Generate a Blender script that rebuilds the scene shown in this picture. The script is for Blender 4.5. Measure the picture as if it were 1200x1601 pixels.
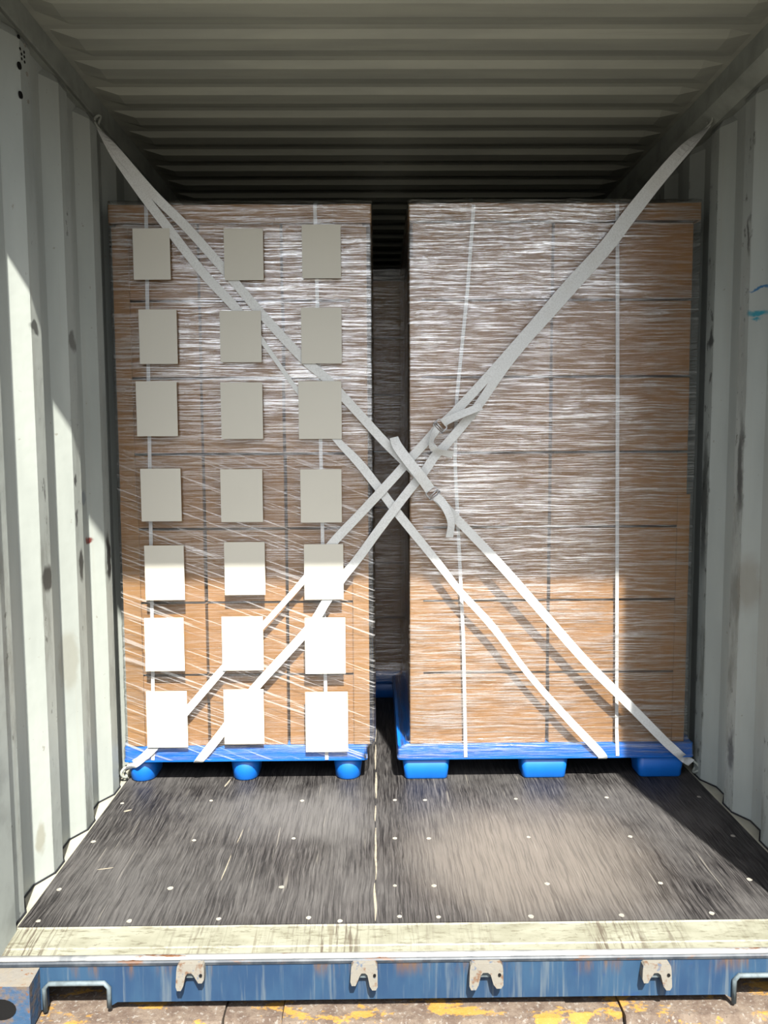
import bpy, bmesh, math, random
from mathutils import Vector, Matrix, noise

random.seed(7)
for o in list(bpy.data.objects):
    bpy.data.objects.remove(o, do_unlink=True)
SC = bpy.context.scene
COL = SC.collection

# ------------------------------------------------------------------ camera
# X across the container, Y into it (0 = front edge of the plywood), Z up (0 = floor)
YAW, PITCH, ROLL = 0.0100, 0.0832, -0.0054
CAM_POS = Vector((-0.134, -2.0957, 1.3364))
fw = Vector((math.sin(YAW)*math.cos(PITCH), math.cos(YAW)*math.cos(PITCH), -math.sin(PITCH)))
rt = Vector((math.cos(YAW), -math.sin(YAW), 0.0))
up = rt.cross(fw)
r2 = math.cos(ROLL)*rt + math.sin(ROLL)*up
u2 = -math.sin(ROLL)*rt + math.cos(ROLL)*up
cam_data = bpy.data.cameras.new('camera')
cam_data.sensor_fit = 'HORIZONTAL'
cam_data.sensor_width = 36.0
cam_data.lens = 36.0*1220/1200
cam_data.clip_start = 0.05
cam_data.clip_end = 500
cam = bpy.data.objects.new('camera', cam_data)
M = Matrix.Identity(4)
for i in range(3):
    M[i][0], M[i][1], M[i][2], M[i][3] = r2[i], u2[i], -fw[i], CAM_POS[i]
cam.matrix_world = M
COL.objects.link(cam)
SC.camera = cam

# ------------------------------------------------------------------ sky, sun, exposure
SUN_TRAVEL = Vector((-0.226, 1.0, -1.45)).normalized()
world = bpy.data.worlds.new('sky_world')
SC.world = world
world.use_nodes = True
wn = world.node_tree.nodes
wl = world.node_tree.links
wn.clear()
sky = wn.new('ShaderNodeTexSky')
sky.sky_type = 'NISHITA'
sky.sun_disc = False
sky.sun_elevation = math.asin(-SUN_TRAVEL.z)
sky.sun_rotation = math.atan2(-SUN_TRAVEL.x, -SUN_TRAVEL.y)
sky.air_density = 1.0
sky.dust_density = 3.0
sky.ozone_density = 1.0
bg = wn.new('ShaderNodeBackground')
bg.inputs['Strength'].default_value = 0.33
wo = wn.new('ShaderNodeOutputWorld')
hz = wn.new('ShaderNodeHueSaturation')      # hazy, less saturated summer sky
hz.inputs['Saturation'].default_value = 0.62
wl.new(sky.outputs[0], hz.inputs['Color'])
wl.new(hz.outputs[0], bg.inputs[0])
wl.new(bg.outputs[0], wo.inputs[0])

sun_data = bpy.data.lights.new('sun', 'SUN')
sun_data.energy = 20.0
sun_data.angle = math.radians(0.9)
sun_data.color = (1.0, 0.955, 0.88)
sun = bpy.data.objects.new('sun', sun_data)
sun.rotation_euler = SUN_TRAVEL.to_track_quat('-Z', 'Y').to_euler()
sun.location = (3, -8, 12)
COL.objects.link(sun)

SC.view_settings.view_transform = 'Standard'
SC.view_settings.look = 'None'
SC.view_settings.gamma = 1.0
SC.view_settings.use_curve_mapping = False
SC.view_settings.exposure = 0.0
SC.cycles.use_denoising = True
SC.cycles.max_bounces = 10
SC.cycles.diffuse_bounces = 1
SC.cycles.transparent_max_bounces = 24
SC.cycles.sample_clamp_indirect = 6.0

# ------------------------------------------------------------------ helpers
def box(bm, x0, x1, y0, y1, z0, z1):
    v = [bm.verts.new(p) for p in ((x0,y0,z0),(x1,y0,z0),(x1,y1,z0),(x0,y1,z0),(x0,y0,z1),(x1,y0,z1),(x1,y1,z1),(x0,y1,z1))]
    for f in ((0,3,2,1),(4,5,6,7),(0,1,5,4),(1,2,6,5),(2,3,7,6),(3,0,4,7)):
        bm.faces.new([v[i] for i in f])
    return v

def bevel(bm, w, seg=2):
    bmesh.ops.bevel(bm, geom=[e for e in bm.edges if e.calc_face_angle(0) > 0.5], offset=w, segments=seg, profile=0.6, affect='EDGES', clamp_overlap=True)

def prism(bm, pts, axis, a0, a1):
    """extrude a closed 2D outline along an axis; pts are the two other coordinates in x,y,z order"""
    def mk(p, a):
        if axis == 'x': return (a, p[0], p[1])
        if axis == 'y': return (p[0], a, p[1])
        return (p[0], p[1], a)
    A = [bm.verts.new(mk(p, a0)) for p in pts]
    B = [bm.verts.new(mk(p, a1)) for p in pts]
    n = len(pts)
    for i in range(n):
        bm.faces.new((A[i], A[(i+1) % n], B[(i+1) % n], B[i]))
    bm.faces.new(A[::-1]); bm.faces.new(B)

def tube(bm, pts, r, seg=8, closed=False):
    pts = [Vector(p) for p in pts]
    n = len(pts); rings = []
    prev = None
    for i, p in enumerate(pts):
        if closed: t = pts[(i+1) % n] - pts[i-1]
        else: t = pts[min(i+1, n-1)] - pts[max(i-1, 0)]
        t.normalize()
        a = prev if prev is not None else (Vector((0,1,0)) if abs(t.y) < .9 else Vector((1,0,0)))
        a = (a - t*a.dot(t)).normalized(); prev = a
        b = t.cross(a)
        rr = r[i] if isinstance(r, (list, tuple)) else r
        rings.append([bm.verts.new(p + rr*(math.cos(2*math.pi*k/seg)*a + math.sin(2*math.pi*k/seg)*b)) for k in range(seg)])
    m = n if closed else n-1
    for i in range(m):
        A, B = rings[i], rings[(i+1) % n]
        for k in range(seg):
            bm.faces.new((A[k], A[(k+1) % seg], B[(k+1) % seg], B[k]))
    if not closed:
        bm.faces.new(rings[0][::-1]); bm.faces.new(rings[-1])

def mesh_of(bm, name, mat, smooth=False):
    bmesh.ops.recalc_face_normals(bm, faces=bm.faces)
    me = bpy.data.meshes.new(name)
    bm.to_mesh(me); bm.free()
    if mat: me.materials.append(mat)
    if smooth:
        for p in me.polygons: p.use_smooth = True
    return me

def link(name, me, parent=None):
    o = bpy.data.objects.new(name, me)
    COL.objects.link(o)
    if parent: o.parent = parent
    return o

def obj(name, bm, mat, parent=None, smooth=False):
    return link(name, mesh_of(bm, name, mat, smooth), parent)

def thing(name, label, cat, group=None, loc=(0,0,0)):
    o = bpy.data.objects.new(name, None)
    o.empty_display_size = .05
    COL.objects.link(o); o.location = loc
    return tag(o, label, cat, group)

def tag(o, label, cat=None, group=None, kind=None):
    o['label'] = label
    if cat: o['category'] = cat
    if group: o['group'] = group
    if kind: o['kind'] = kind
    return o

def struct(o, label=None):
    o['kind'] = 'structure'
    if label: o['label'] = label
    return o

def catmull(P, n=6):
    P = [Vector(p) for p in P]
    out = []
    for i in range(len(P)-1):
        a = P[i-1] if i > 0 else 2*P[0]-P[1]
        b, c = P[i], P[i+1]
        d = P[i+2] if i+2 < len(P) else 2*P[-1]-P[-2]
        for k in range(n):
            t = k/n
            out.append(.5*((2*b)+(-a+c)*t+(2*a-5*b+4*c-d)*t*t+(-a+3*b-3*c+d)*t**3))
    out.append(P[-1])
    return out

def ribbon(bm, pts, width, thick=0.0016, normals=None, n=6, smoothpath=True, tw=None):
    """flat webbing along a path; normals = facing per control point (default towards the door)"""
    P = catmull(pts, n) if smoothpath else [Vector(p) for p in pts]
    if normals is None: N = [Vector((0,-1,0))]*len(P)
    elif smoothpath: N = [v.normalized() for v in catmull(normals, n)]
    else: N = [Vector(v).normalized() for v in normals]
    W = [width]*len(P) if not isinstance(width, (list, tuple)) else [v.x for v in catmull([(w,0,0) for w in width], n)]
    rings = []
    for i, p in enumerate(P):
        t = (P[min(i+1, len(P)-1)] - P[max(i-1, 0)]).normalized()
        nn = (N[i] - t*N[i].dot(t)).normalized()
        s = t.cross(nn)
        w = W[i]/2; h = thick/2
        rings.append([bm.verts.new(p + a*w*s + b*h*nn) for a, b in ((-1,-1),(1,-1),(1,1),(-1,1))])
    for A, B in zip(rings, rings[1:]):
        for k in range(4):
            bm.faces.new((A[k], A[(k+1) % 4], B[(k+1) % 4], B[k]))
    bm.faces.new(rings[0][::-1]); bm.faces.new(rings[-1])

# ------------------------------------------------------------------ materials
class NT:
    def __init__(s, name):
        s.m = bpy.data.materials.new(name); s.m.use_nodes = True
        s.t = s.m.node_tree; s.N = s.t.nodes; s.L = s.t.links
        s.N.clear()
        s.out = s.N.new('ShaderNodeOutputMaterial')
        s._co = None
    def n(s, kind, **kw):
        nd = s.N.new(kind)
        for k, v in kw.items(): setattr(nd, k, v)
        return nd
    def set(s, sock, v):
        if hasattr(v, 'links'): s.L.new(v, sock)
        else:
            try: sock.default_value = v
            except TypeError: sock.default_value = (*v, 1)
    def co(s):
        if s._co is None: s._co = s.n('ShaderNodeTexCoord').outputs['Object']
        return s._co
    def geo(s):
        return s.n('ShaderNodeNewGeometry').outputs['Position']
    def map(s, scale=(1,1,1), loc=(0,0,0), rot=(0,0,0), src=None):
        m = s.n('ShaderNodeMapping')
        s.L.new(src or s.co(), m.inputs[0])
        m.inputs['Location'].default_value = loc; m.inputs['Rotation'].default_value = rot; m.inputs['Scale'].default_value = scale
        return m.outputs[0]
    def noise(s, vec, scale=5, detail=4, rough=.55, dist=0):
        t = s.n('ShaderNodeTexNoise')
        s.L.new(vec, t.inputs['Vector'])
        t.inputs['Scale'].default_value = scale; t.inputs['Detail'].default_value = detail
        t.inputs['Roughness'].default_value = rough; t.inputs['Distortion'].default_value = dist
        return t.outputs[0]
    def ramp(s, fac, a, b, lo=0.0, hi=1.0):
        r = s.n('ShaderNodeMapRange', interpolation_type='SMOOTHSTEP')
        s.L.new(fac, r.inputs[0])
        r.inputs[1].default_value = a; r.inputs[2].default_value = b; r.inputs[3].default_value = lo; r.inputs[4].default_value = hi
        return r.outputs[0]
    def math(s, op, a, b=0.0, c=None):
        m = s.n('ShaderNodeMath', operation=op)
        s.set(m.inputs[0], a); s.set(m.inputs[1], b)
        if c is not None: s.set(m.inputs[2], c)
        return m.outputs[0]
    def mix(s, fac, a, b):
        m = s.n('ShaderNodeMix', data_type='RGBA')
        s.set(m.inputs[0], fac); s.set(m.inputs[6], a); s.set(m.inputs[7], b)
        return m.outputs[2]
    def bump(s, h, strength=.3, dist=.005, normal=None):
        b = s.n('ShaderNodeBump')
        s.L.new(h, b.inputs['Height']); b.inputs['Strength'].default_value = strength; b.inputs['Distance'].default_value = dist
        if normal: s.L.new(normal, b.inputs['Normal'])
        return b.outputs[0]
    def bsdf(s, col, rough=.5, metal=0.0, spec=.5, normal=None, coat=0):
        b = s.n('ShaderNodeBsdfPrincipled')
        s.set(b.inputs['Base Color'], col); s.set(b.inputs['Roughness'], rough); s.set(b.inputs['Metallic'], metal)
        b.inputs['Specular IOR Level'].default_value = spec
        if coat: b.inputs['Coat Weight'].default_value = coat
        if normal: s.L.new(normal, b.inputs['Normal'])
        return b.outputs[0]
    def done(s, sh):
        s.L.new(sh, s.out.inputs['Surface']); return s.m
    def spot(s, col, centre, radii, colour, amount=1.0, soft=.35, warp=None):
        """an elliptical stain at a fixed place (object coordinates) with a ragged edge"""
        v = s.map(src=warp or s.co(), scale=tuple(1/r for r in radii), loc=tuple(-c/r for c, r in zip(centre, radii)))
        ln = s.n('ShaderNodeVectorMath', operation='LENGTH'); s.L.new(v, ln.inputs[0])
        f = s.ramp(ln.outputs['Value'], 1-soft, 1+soft, amount, 0)
        return s.mix(f, col, colour)

def lin(r, g, b):
    f = lambda c: (c/255/12.92) if c/255 <= .04045 else ((c/255+.055)/1.055)**2.4
    return (f(r), f(g), f(b), 1)

def warp_of(T, amt=.03, scale=18):
    t = T.n('ShaderNodeTexNoise'); T.L.new(T.co(), t.inputs['Vector']); t.inputs['Scale'].default_value = scale; t.inputs['Detail'].default_value = 3
    a = T.n('ShaderNodeVectorMath', operation='SUBTRACT'); T.L.new(t.outputs['Color'], a.inputs[0]); a.inputs[1].default_value = (.5,.5,.5)
    b = T.n('ShaderNodeVectorMath', operation='SCALE'); T.L.new(a.outputs[0], b.inputs[0]); b.inputs['Scale'].default_value = amt*2
    c = T.n('ShaderNodeVectorMath', operation='ADD'); T.L.new(T.co(), c.inputs[0]); T.L.new(b.outputs[0], c.inputs[1])
    return c.outputs[0]

def mat_wall(name, side):
    T = NT(name)
    base = T.mix(T.ramp(T.noise(T.map((1,1,.25)), 5, 4), .35, .7), (.30,.325,.30,1), (.25,.273,.252,1))
    # rubbed dirt on the proud strips of the corrugation
    sep = T.n('ShaderNodeSeparateXYZ'); T.L.new(T.co(), sep.inputs[0])
    ax = T.math('ABSOLUTE', sep.outputs['X'])
    proud = T.ramp(ax, 1.158, 1.153)
    rub = T.ramp(T.noise(T.map((1,1,.35), (3,0,side*2)), 9, 6, .65), .46, .66)
    low = T.ramp(sep.outputs['Z'], 1.9, .6, .25, 1.0)
    dirt = T.math('MULTIPLY', T.math('MULTIPLY', proud, rub), low)
    col = T.mix(T.math('MULTIPLY', dirt, .7), base, (.085,.088,.075,1))
    ticks = T.ramp(T.noise(T.map((1,1,.5), (9,2,1)), 30, 5, .7), *((.58,.66) if side > 0 else (.64,.70)))
    col = T.mix(T.math('MULTIPLY', T.math('MULTIPLY', ticks, proud), .8), col, (.018,.018,.016,1))
    # long drips and chalky streaks
    st = T.ramp(T.noise(T.map((6,26,.5)), 2.0, 3), .56, .72)
    col = T.mix(T.math('MULTIPLY', st, .22), col, (.27,.27,.23,1))
    sc = T.ramp(T.noise(T.map((1,1,1), (5,1,7)), 42, 2, .5), .73, .77)
    col = T.mix(T.math('MULTIPLY', sc, .5), col, (.14,.12,.09,1))
    w = warp_of(T)
    if side < 0:
        for c, r, k, a in (((-1.154,.313,.934),(.05,.03,.045),(.015,.016,.015,1),.95), ((-1.154,.588,.932),(.05,.026,.055),(.018,.018,.017,1),.93),
                        ((-1.154,.865,.924),(.05,.024,.085),(.012,.012,.012,1),.97), ((-1.17,.75,1.0),(.05,.022,.018),(.10,.012,.008,1),.95),
                        ((-1.154,.296,1.698),(.05,.03,.02),(.03,.03,.027,1),.85), ((-1.154,.585,1.692),(.05,.03,.03),(.04,.04,.035,1),.75),
                        ((-1.154,.565,1.10),(.05,.012,.03),(.05,.05,.05,1),.9), ((-1.154,.57,1.23),(.05,.01,.018),(.03,.03,.03,1),.9), ((-1.154,.32,1.2),(.05,.006,.03),(.08,.08,.08,1),.8),
                        ((-1.16,.226,.143),(.05,.022,.05),(.18,.17,.12,1),.6), ((-1.17,.5,.62),(.06,.045,.10),(.19,.19,.155,1),.6), ((-1.19,.72,1.16),(.05,.03,.025),(.11,.13,.145,1),.7)):
            col = T.spot(col, c, r, k, a, .28, w)
    else:
        for c, r, k, a in (((1.165,.598,1.864),(.06,.036,.006),(.01,.09,.20,1),.95), ((1.165,.60,1.785),(.06,.03,.011),(.01,.17,.22,1),.95), ((1.165,.605,1.765),(.06,.018,.006),(.01,.17,.22,1),.9),
                        ((1.154,.654,1.259),(.05,.02,.16),(.015,.016,.015,1),.8), ((1.154,.95,1.1),(.05,.03,.25),(.015,.016,.013,1),.75), ((1.154,.66,.23),(.05,.02,.07),(.03,.03,.03,1),.75),
                        ((1.154,.93,1.75),(.05,.012,.04),(.02,.02,.02,1),.8), ((1.154,.65,2.05),(.05,.008,.06),(.03,.03,.03,1),.8), ((1.17,.60,.85),(.06,.05,.09),(.16,.135,.095,1),.45)):
            col = T.spot(col, c, r, k, a, .5, w)
    b = T.bump(T.noise(T.co(), 14, 3), .15, .01)
    return T.done(T.bsdf(col, .5, spec=.35, normal=b))

def mat_roof():
    T = NT('roof_paint')
    c = T.mix(T.ramp(T.noise(T.map((.4,3,1)), 4, 5), .35, .7), (.31,.32,.265,1), (.25,.26,.22,1))
    s = T.ramp(T.noise(T.map((.5,20,1)), 2.2, 4), .62, .75)
    c = T.mix(T.math('MULTIPLY', s, .3), c, (.17,.17,.14,1))
    return T.done(T.bsdf(c, .55, spec=.3))

def mat_rail(name='rail_paint', col=(.26,.28,.245,1)):
    T = NT(name)
    c = T.mix(T.ramp(T.noise(T.map((1,1,1)), 8, 5), .4, .7), col, tuple(v*.72 for v in col[:3])+(1,))
    return T.done(T.bsdf(c, .5, spec=.35))

def mat_sill_top():
    T = NT('threshold_paint')
    base = T.mix(T.ramp(T.noise(T.map((2,6,1)), 3, 5), .35, .7), (.155,.157,.122,1), (.115,.115,.085,1))
    d = T.ramp(T.noise(T.map((2.5,12,4)), 9, 6, .72), .52, .64)
    c = T.mix(T.math('MULTIPLY', d, .7), base, (.06,.055,.035,1))
    st = T.ramp(T.noise(T.map((30,2.0,1)), 3, 4, .65), .46, .62)
    grime = T.ramp(T.noise(T.map((1.6,.2,.2), (4.3,0,0)), 2.2, 2), .44, .60)
    c = T.mix(T.math('MULTIPLY', T.math('MULTIPLY', st, grime), .9), c, (.045,.036,.026,1))
    k = T.ramp(T.noise(T.map((1,1,1),(2,2,2)), 38, 4, .7), .66, .72)
    c = T.mix(T.math('MULTIPLY', k, .7), c, (.055,.048,.035,1))
    # dragged scratches running out over the edge
    m = T.map((34,2.0,1), rot=(0,0,.22))
    sc = T.ramp(T.noise(m, 1.3, 2), .66, .70)
    c = T.mix(T.math('MULTIPLY', sc, .6), c, (.07,.06,.04,1))
    return T.done(T.bsdf(c, .55, spec=.3))

def mat_lip():
    T = NT('worn_steel_lip')
    w = T.ramp(T.noise(T.map((3,1,1)), 4, 5, .65), .50, .72)
    c = T.mix(w, (.27,.275,.27,1), (.12,.13,.14,1))
    r = T.ramp(T.noise(T.map((1.6,6,6),(7,0,0)), 5, 5, .7), .58, .68)
    c = T.mix(r, c, (.12,.045,.015,1))
    return T.done(T.bsdf(c, .42, 0, .5))

def mat_edge():
    T = NT('dark_rusty_edge')
    c = T.mix(T.ramp(T.noise(T.map((2,1,1)), 7, 5, .65), .4, .62), (.016,.022,.03,1), (.04,.047,.055,1))
    c = T.mix(T.ramp(T.noise(T.map((1.6,6,6),(7,0,0)), 5, 5, .7), .53, .64), c, (.06,.025,.009,1))
    return T.done(T.bsdf(c, .5, .1, .4))

def mat_blue_sill():
    T = NT('blue_sill_paint')
    c = T.mix(T.ramp(T.noise(T.map((3,1,1)), 4, 4), .35, .7), (.010,.030,.068,1), (.017,.045,.084,1))
    dr = T.ramp(T.noise(T.map((22,1,1.0)), 3, 4, .68), .50, .72)
    c = T.mix(T.math('MULTIPLY', dr, .7), c, (.07,.09,.105,1))
    dk = T.ramp(T.noise(T.map((1,1,1.2),(3,3,3)), 9, 3), .66, .74)
    c = T.mix(T.math('MULTIPLY', dk, .7), c, (.008,.03,.10,1))
    sep = T.n('ShaderNodeSeparateXYZ'); T.L.new(T.co(), sep.inputs[0])
    up_ = T.ramp(sep.outputs['Z'], -.085, -.03)
    ru = T.ramp(T.noise(T.map((6,1,.9),(1.7,0,0)), 2.4, 5, .7), .50, .66)
    c = T.mix(T.math('MULTIPLY', T.math('MULTIPLY', ru, up_), .85), c, (.085,.045,.017,1))
    return T.done(T.bsdf(c, .55, spec=.3, normal=T.bump(T.noise(T.co(), 20, 3), .2, .004)))

def mat_keeper():
    T = NT('worn_keeper_paint')
    c = T.mix(T.ramp(T.noise(T.co(), 40, 4, .6), .52, .66), (.125,.118,.10,1), (.085,.05,.03,1))
    c = T.mix(T.ramp(T.noise(T.map((1,1,1),(4,4,4)), 55, 3), .60, .68), c, (.06,.075,.1,1))
    return T.done(T.bsdf(c, .6, spec=.3, normal=T.bump(T.noise(T.co(), 60, 3), .4, .003)))

def mat_floor():
    T = NT('black_coated_plywood')
    w0 = warp_of(T, .010, 6)
    g = T.noise(T.map((165,4.5,1), src=w0), 1.0, 5, .66, .15)
    g2 = T.noise(T.map((330,9,1),(3,1,0), src=w0), 1.0, 3, .6, .2)
    c = T.mix(T.ramp(g, .40, .66), (.0042,.0038,.0042,1), (.032,.030,.029,1))
    c = T.mix(T.math('MULTIPLY', T.ramp(g2, .50, .64), .6), c, (.07,.067,.065,1))
    # broad worn dusty areas; then soft paler ellipses, the biggest in the right half
    wr = T.ramp(T.noise(T.map((2.6,1.8,1),(5,3,0)), 1.3, 5, .65), .40, .68)
    grainy = T.math('MULTIPLY_ADD', T.ramp(g, .3, .6), .45, .45)
    c = T.mix(T.math('MULTIPLY', T.math('MULTIPLY', wr, grainy), .55), c, (.075,.073,.071,1))
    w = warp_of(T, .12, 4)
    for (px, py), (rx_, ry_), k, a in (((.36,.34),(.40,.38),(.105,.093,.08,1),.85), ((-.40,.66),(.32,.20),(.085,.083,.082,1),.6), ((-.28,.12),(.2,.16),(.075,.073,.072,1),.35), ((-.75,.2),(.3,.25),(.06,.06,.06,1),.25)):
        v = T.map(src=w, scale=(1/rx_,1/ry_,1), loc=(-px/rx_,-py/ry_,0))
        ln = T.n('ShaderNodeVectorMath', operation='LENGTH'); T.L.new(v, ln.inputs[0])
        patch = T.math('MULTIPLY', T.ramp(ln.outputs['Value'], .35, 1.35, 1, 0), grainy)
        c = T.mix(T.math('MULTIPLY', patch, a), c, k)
    # scratches
    for rot, sc, off, a in ((.15,(60,2.2,1),0,.32), (-.35,(56,3.0,1),5,.28), (.75,(40,3.5,1),9,.22)):
        s = T.ramp(T.noise(T.map(sc, (off,off,0), (0,0,rot)), 1.1, 2), .70, .74)
        c = T.mix(T.math('MULTIPLY', s, a), c, (.17,.16,.14,1))
    chip = T.ramp(T.noise(T.map((1,1,1),(1,5,2)), 34, 3, .6), .77, .79)
    c = T.mix(T.math('MULTIPLY', chip, .6), c, (.17,.155,.13,1))
    rough = T.math('MULTIPLY_ADD', wr, .15, .45)
    return T.done(T.bsdf(c, rough, spec=.12, normal=T.bump(g, .3, .002)))

def mat_card(name='cardboard', tint=1.0, col=(.235,.123,.049)):
    T = NT(name)
    info = T.n('ShaderNodeObjectInfo')
    b = tuple(v*tint for v in col)+(1,)
    d = tuple(v*tint*.86 for v in col)+(1,)
    c = T.mix(T.ramp(T.noise(T.map((2,2,3)), 3, 4), .35, .7), b, d)
    flute = T.noise(T.map((.8,.8,60)), 2.2, 2)
    c = T.mix(T.math('MULTIPLY', T.ramp(flute, .45, .7), .18), c, tuple(v*.75 for v in b[:3])+(1,))
    c = T.mix(T.math('MULTIPLY', info.outputs['Random'], .16), c, tuple(v*.72 for v in b[:3])+(1,))
    return T.done(T.bsdf(c, .75, spec=.2, normal=T.bump(flute, .08, .003)))

def mat_film(name, seed, diag, SHEEN=.05, GLOSS=.46):
    """clear stretch film: sees through, glints on its horizontal creases, milky where layers fold"""
    T = NT(name)
    sep = T.n('ShaderNodeSeparateXYZ'); T.L.new(T.co(), sep.inputs[0])
    w = warp_of(T, .007, 4.5)
    cre = T.noise(T.map((4.0,4.0,150), (seed,0,seed), src=w), 1.0, 3, .62)
    fine = T.noise(T.map((9,9,400), (0,seed,3), src=w), 1.0, 3, .6)
    big = T.noise(T.map((2.2,2.2,22), (2,seed,5), src=w), 1.0, 3, .55)
    h = T.math('ADD', T.math('MULTIPLY', cre, 1.0), T.math('MULTIPLY', fine, .35))
    h = T.math('ADD', h, T.math('MULTIPLY', big, 1.4))
    nrm = T.bump(h, 1.0, .0020)
    fold = T.ramp(cre, .51, .60)
    ff = T.ramp(fine, .51, .61)
    lay = T.math('MAXIMUM', fold, T.math('MULTIPLY', ff, .8))
    bands = T.ramp(T.noise(T.map((1.6,1.6,3.0),(seed,1,1)), 1.0, 3), .35, .65, .45, 1.0)
    milk = T.math('MULTIPLY', T.ramp(fine, .55, .66), .03)
    if diag:
        lower = T.ramp(sep.outputs['Z'], 1.45, 1.15)
        dm = T.map((2.2,1,100), (0,0,seed), src=T.map((1,1,1), rot=(0,-.36,0)))
        dn = T.ramp(T.noise(dm, 1.0, 2, .5), .575, .625)
        dl = T.math('MULTIPLY', dn, lower)
        lay = T.math('MAXIMUM', T.math('MULTIPLY', lay, T.ramp(lower, 0, 1, 1, .45)), T.math('MULTIPLY', dl, .7))
        milk = T.math('ADD', milk, T.math('MULTIPLY', dl, .17))
    lay = T.math('MULTIPLY', lay, bands)
    lw = T.n('ShaderNodeLayerWeight'); lw.inputs['Blend'].default_value = .5; T.L.new(nrm, lw.inputs['Normal'])
    fres = T.math('MULTIPLY_ADD', T.math('POWER', lw.outputs['Facing'], 4.0), .55, .045)
    tr = T.n('ShaderNodeBsdfTransparent'); tr.inputs[0].default_value = (.96,.965,.965,1)
    gl = T.n('ShaderNodeBsdfAnisotropic'); gl.inputs['Color'].default_value = (1,1,1,1); gl.inputs['Roughness'].default_value = .16
    T.L.new(nrm, gl.inputs['Normal'])
    df = T.n('ShaderNodeBsdfDiffuse'); df.inputs['Color'].default_value = (.86,.86,.86,1)
    m1 = T.n('ShaderNodeMixShader')
    T.L.new(T.math('ADD', T.math('MULTIPLY', lay, .055), milk), m1.inputs[0]); T.L.new(tr.outputs[0], m1.inputs[1]); T.L.new(df.outputs[0], m1.inputs[2])
    m2 = T.n('ShaderNodeMixShader')
    f = T.math('ADD', fres, T.math('MULTIPLY_ADD', lay, GLOSS, T.math('MULTIPLY', T.ramp(bands, .45, 1.0, .3, 1.0), SHEEN)))
    T.L.new(T.math('MINIMUM', f, .85), m2.inputs[0]); T.L.new(m1.outputs[0], m2.inputs[1]); T.L.new(gl.outputs[0], m2.inputs[2])
    return T.done(m2.outputs[0])

def mat_plain(name, col, rough=.5, metal=0, spec=.4, var=.12, scale=12):
    T = NT(name)
    c = T.mix(T.ramp(T.noise(T.co(), scale, 4), .35, .7), col, tuple(v*(1-var) for v in col[:3])+(1,))
    return T.done(T.bsdf(c, rough, metal, spec))

def mat_webbing():
    T = NT('white_webbing')
    wv = T.noise(T.map((1,1,1)), 240, 2)
    c = T.mix(T.ramp(wv, .4, .65), (.60,.62,.605,1), (.51,.525,.51,1))
    c = T.mix(T.math('MULTIPLY', T.ramp(T.noise(T.co(), 7, 4), .5, .7), .25), c, (.48,.47,.42,1))
    return T.done(T.bsdf(c, .5, spec=.4, normal=T.bump(wv, .25, .001)))

def mat_kerb():
    T = NT('yellow_painted_concrete')
    c = T.mix(T.ramp(T.noise(T.co(), 22, 6, .7), .35, .65), (.105,.083,.064,1), (.06,.043,.033,1))
    c = T.mix(T.math('MULTIPLY', T.ramp(T.noise(T.map((1,1,1),(3,1,0)), 90, 3), .55, .7), .7), c, (.17,.16,.143,1))
    pores = T.ramp(T.noise(T.map((1,1,1),(6,1,0)), 120, 2), .66, .72)
    c = T.mix(T.math('MULTIPLY', pores, .7), c, (.03,.024,.018,1))
    y = T.ramp(T.math('ADD', T.noise(T.map((1,2.2,1),(.3,4,0)), 5.5, 6, .68), T.math('MULTIPLY', T.noise(T.co(), 60, 3), .12)), .605, .655)
    c = T.mix(T.math('MULTIPLY', y, .78), c, (.25,.135,.02,1))
    return T.done(T.bsdf(c, .85, spec=.2, normal=T.bump(T.noise(T.co(), 70, 5, .7), .6, .006)))

def mat_ground():
    T = NT('yard_concrete')
    c = T.mix(T.ramp(T.noise(T.co(), 1.2, 8, .65), .35, .65), (.135,.126,.112,1), (.10,.092,.083,1))
    return T.done(T.bsdf(c, .9, spec=.2, normal=T.bump(T.noise(T.co(), 30, 5, .7), .4, .01)))

MW_L, MW_R = mat_wall('wall_paint_a', -1), mat_wall('wall_paint_b', 1)
M_ROOF, M_RAIL, M_SILL, M_LIP, M_BLUE, M_KEEP = mat_roof(), mat_rail(), mat_sill_top(), mat_lip(), mat_blue_sill(), mat_keeper()
M_EDGE = mat_edge()
M_CREAM = mat_rail('cream_rail_paint', (.24,.235,.185,1))
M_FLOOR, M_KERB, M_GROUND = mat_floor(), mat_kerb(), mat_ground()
M_CARD, M_BOARD = mat_card(), mat_card('edge_board_card', .97, (.235,.127,.052))
M_FILM = [mat_film('stretch_film_a', 0.0, True), mat_film('stretch_film_b', 4.7, False), mat_film('stretch_film_shaded', 9.1, False, .01, .16)]  # last film has its gloss cut to shade the rear load in the gap
M_PAPER = mat_plain('label_paper', (.50,.49,.425,1), .7, 0, .2, .03, 3)
M_WEB = mat_webbing()
M_PP = mat_plain('strapping_plastic', (.50,.50,.49,1), .4, 0, .4, .1, 30)
M_STEEL = mat_plain('bright_steel', (.55,.56,.57,1), .28, .9, .5, .3, 40)
M_PALLET = mat_plain('blue_plastic', (.003,.098,.40,1), .38, 0, .45, .12, 9)
M_SCREW = mat_plain('filled_screw_head', (.22,.21,.18,1), .6, 0, .3, .3, 80)
M_SPLINT = mat_plain('bare_wood_splinter', (.20,.18,.14,1), .7, 0, .2, .3, 50)
M_CAULK = mat_plain('dark_sealant', (.012,.013,.015,1), .6, 0, .2, .2, 30)
M_HOLE = mat_plain('dark_hole', (.006,.006,.006,1), .8, 0, .1, .1, 30)

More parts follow.
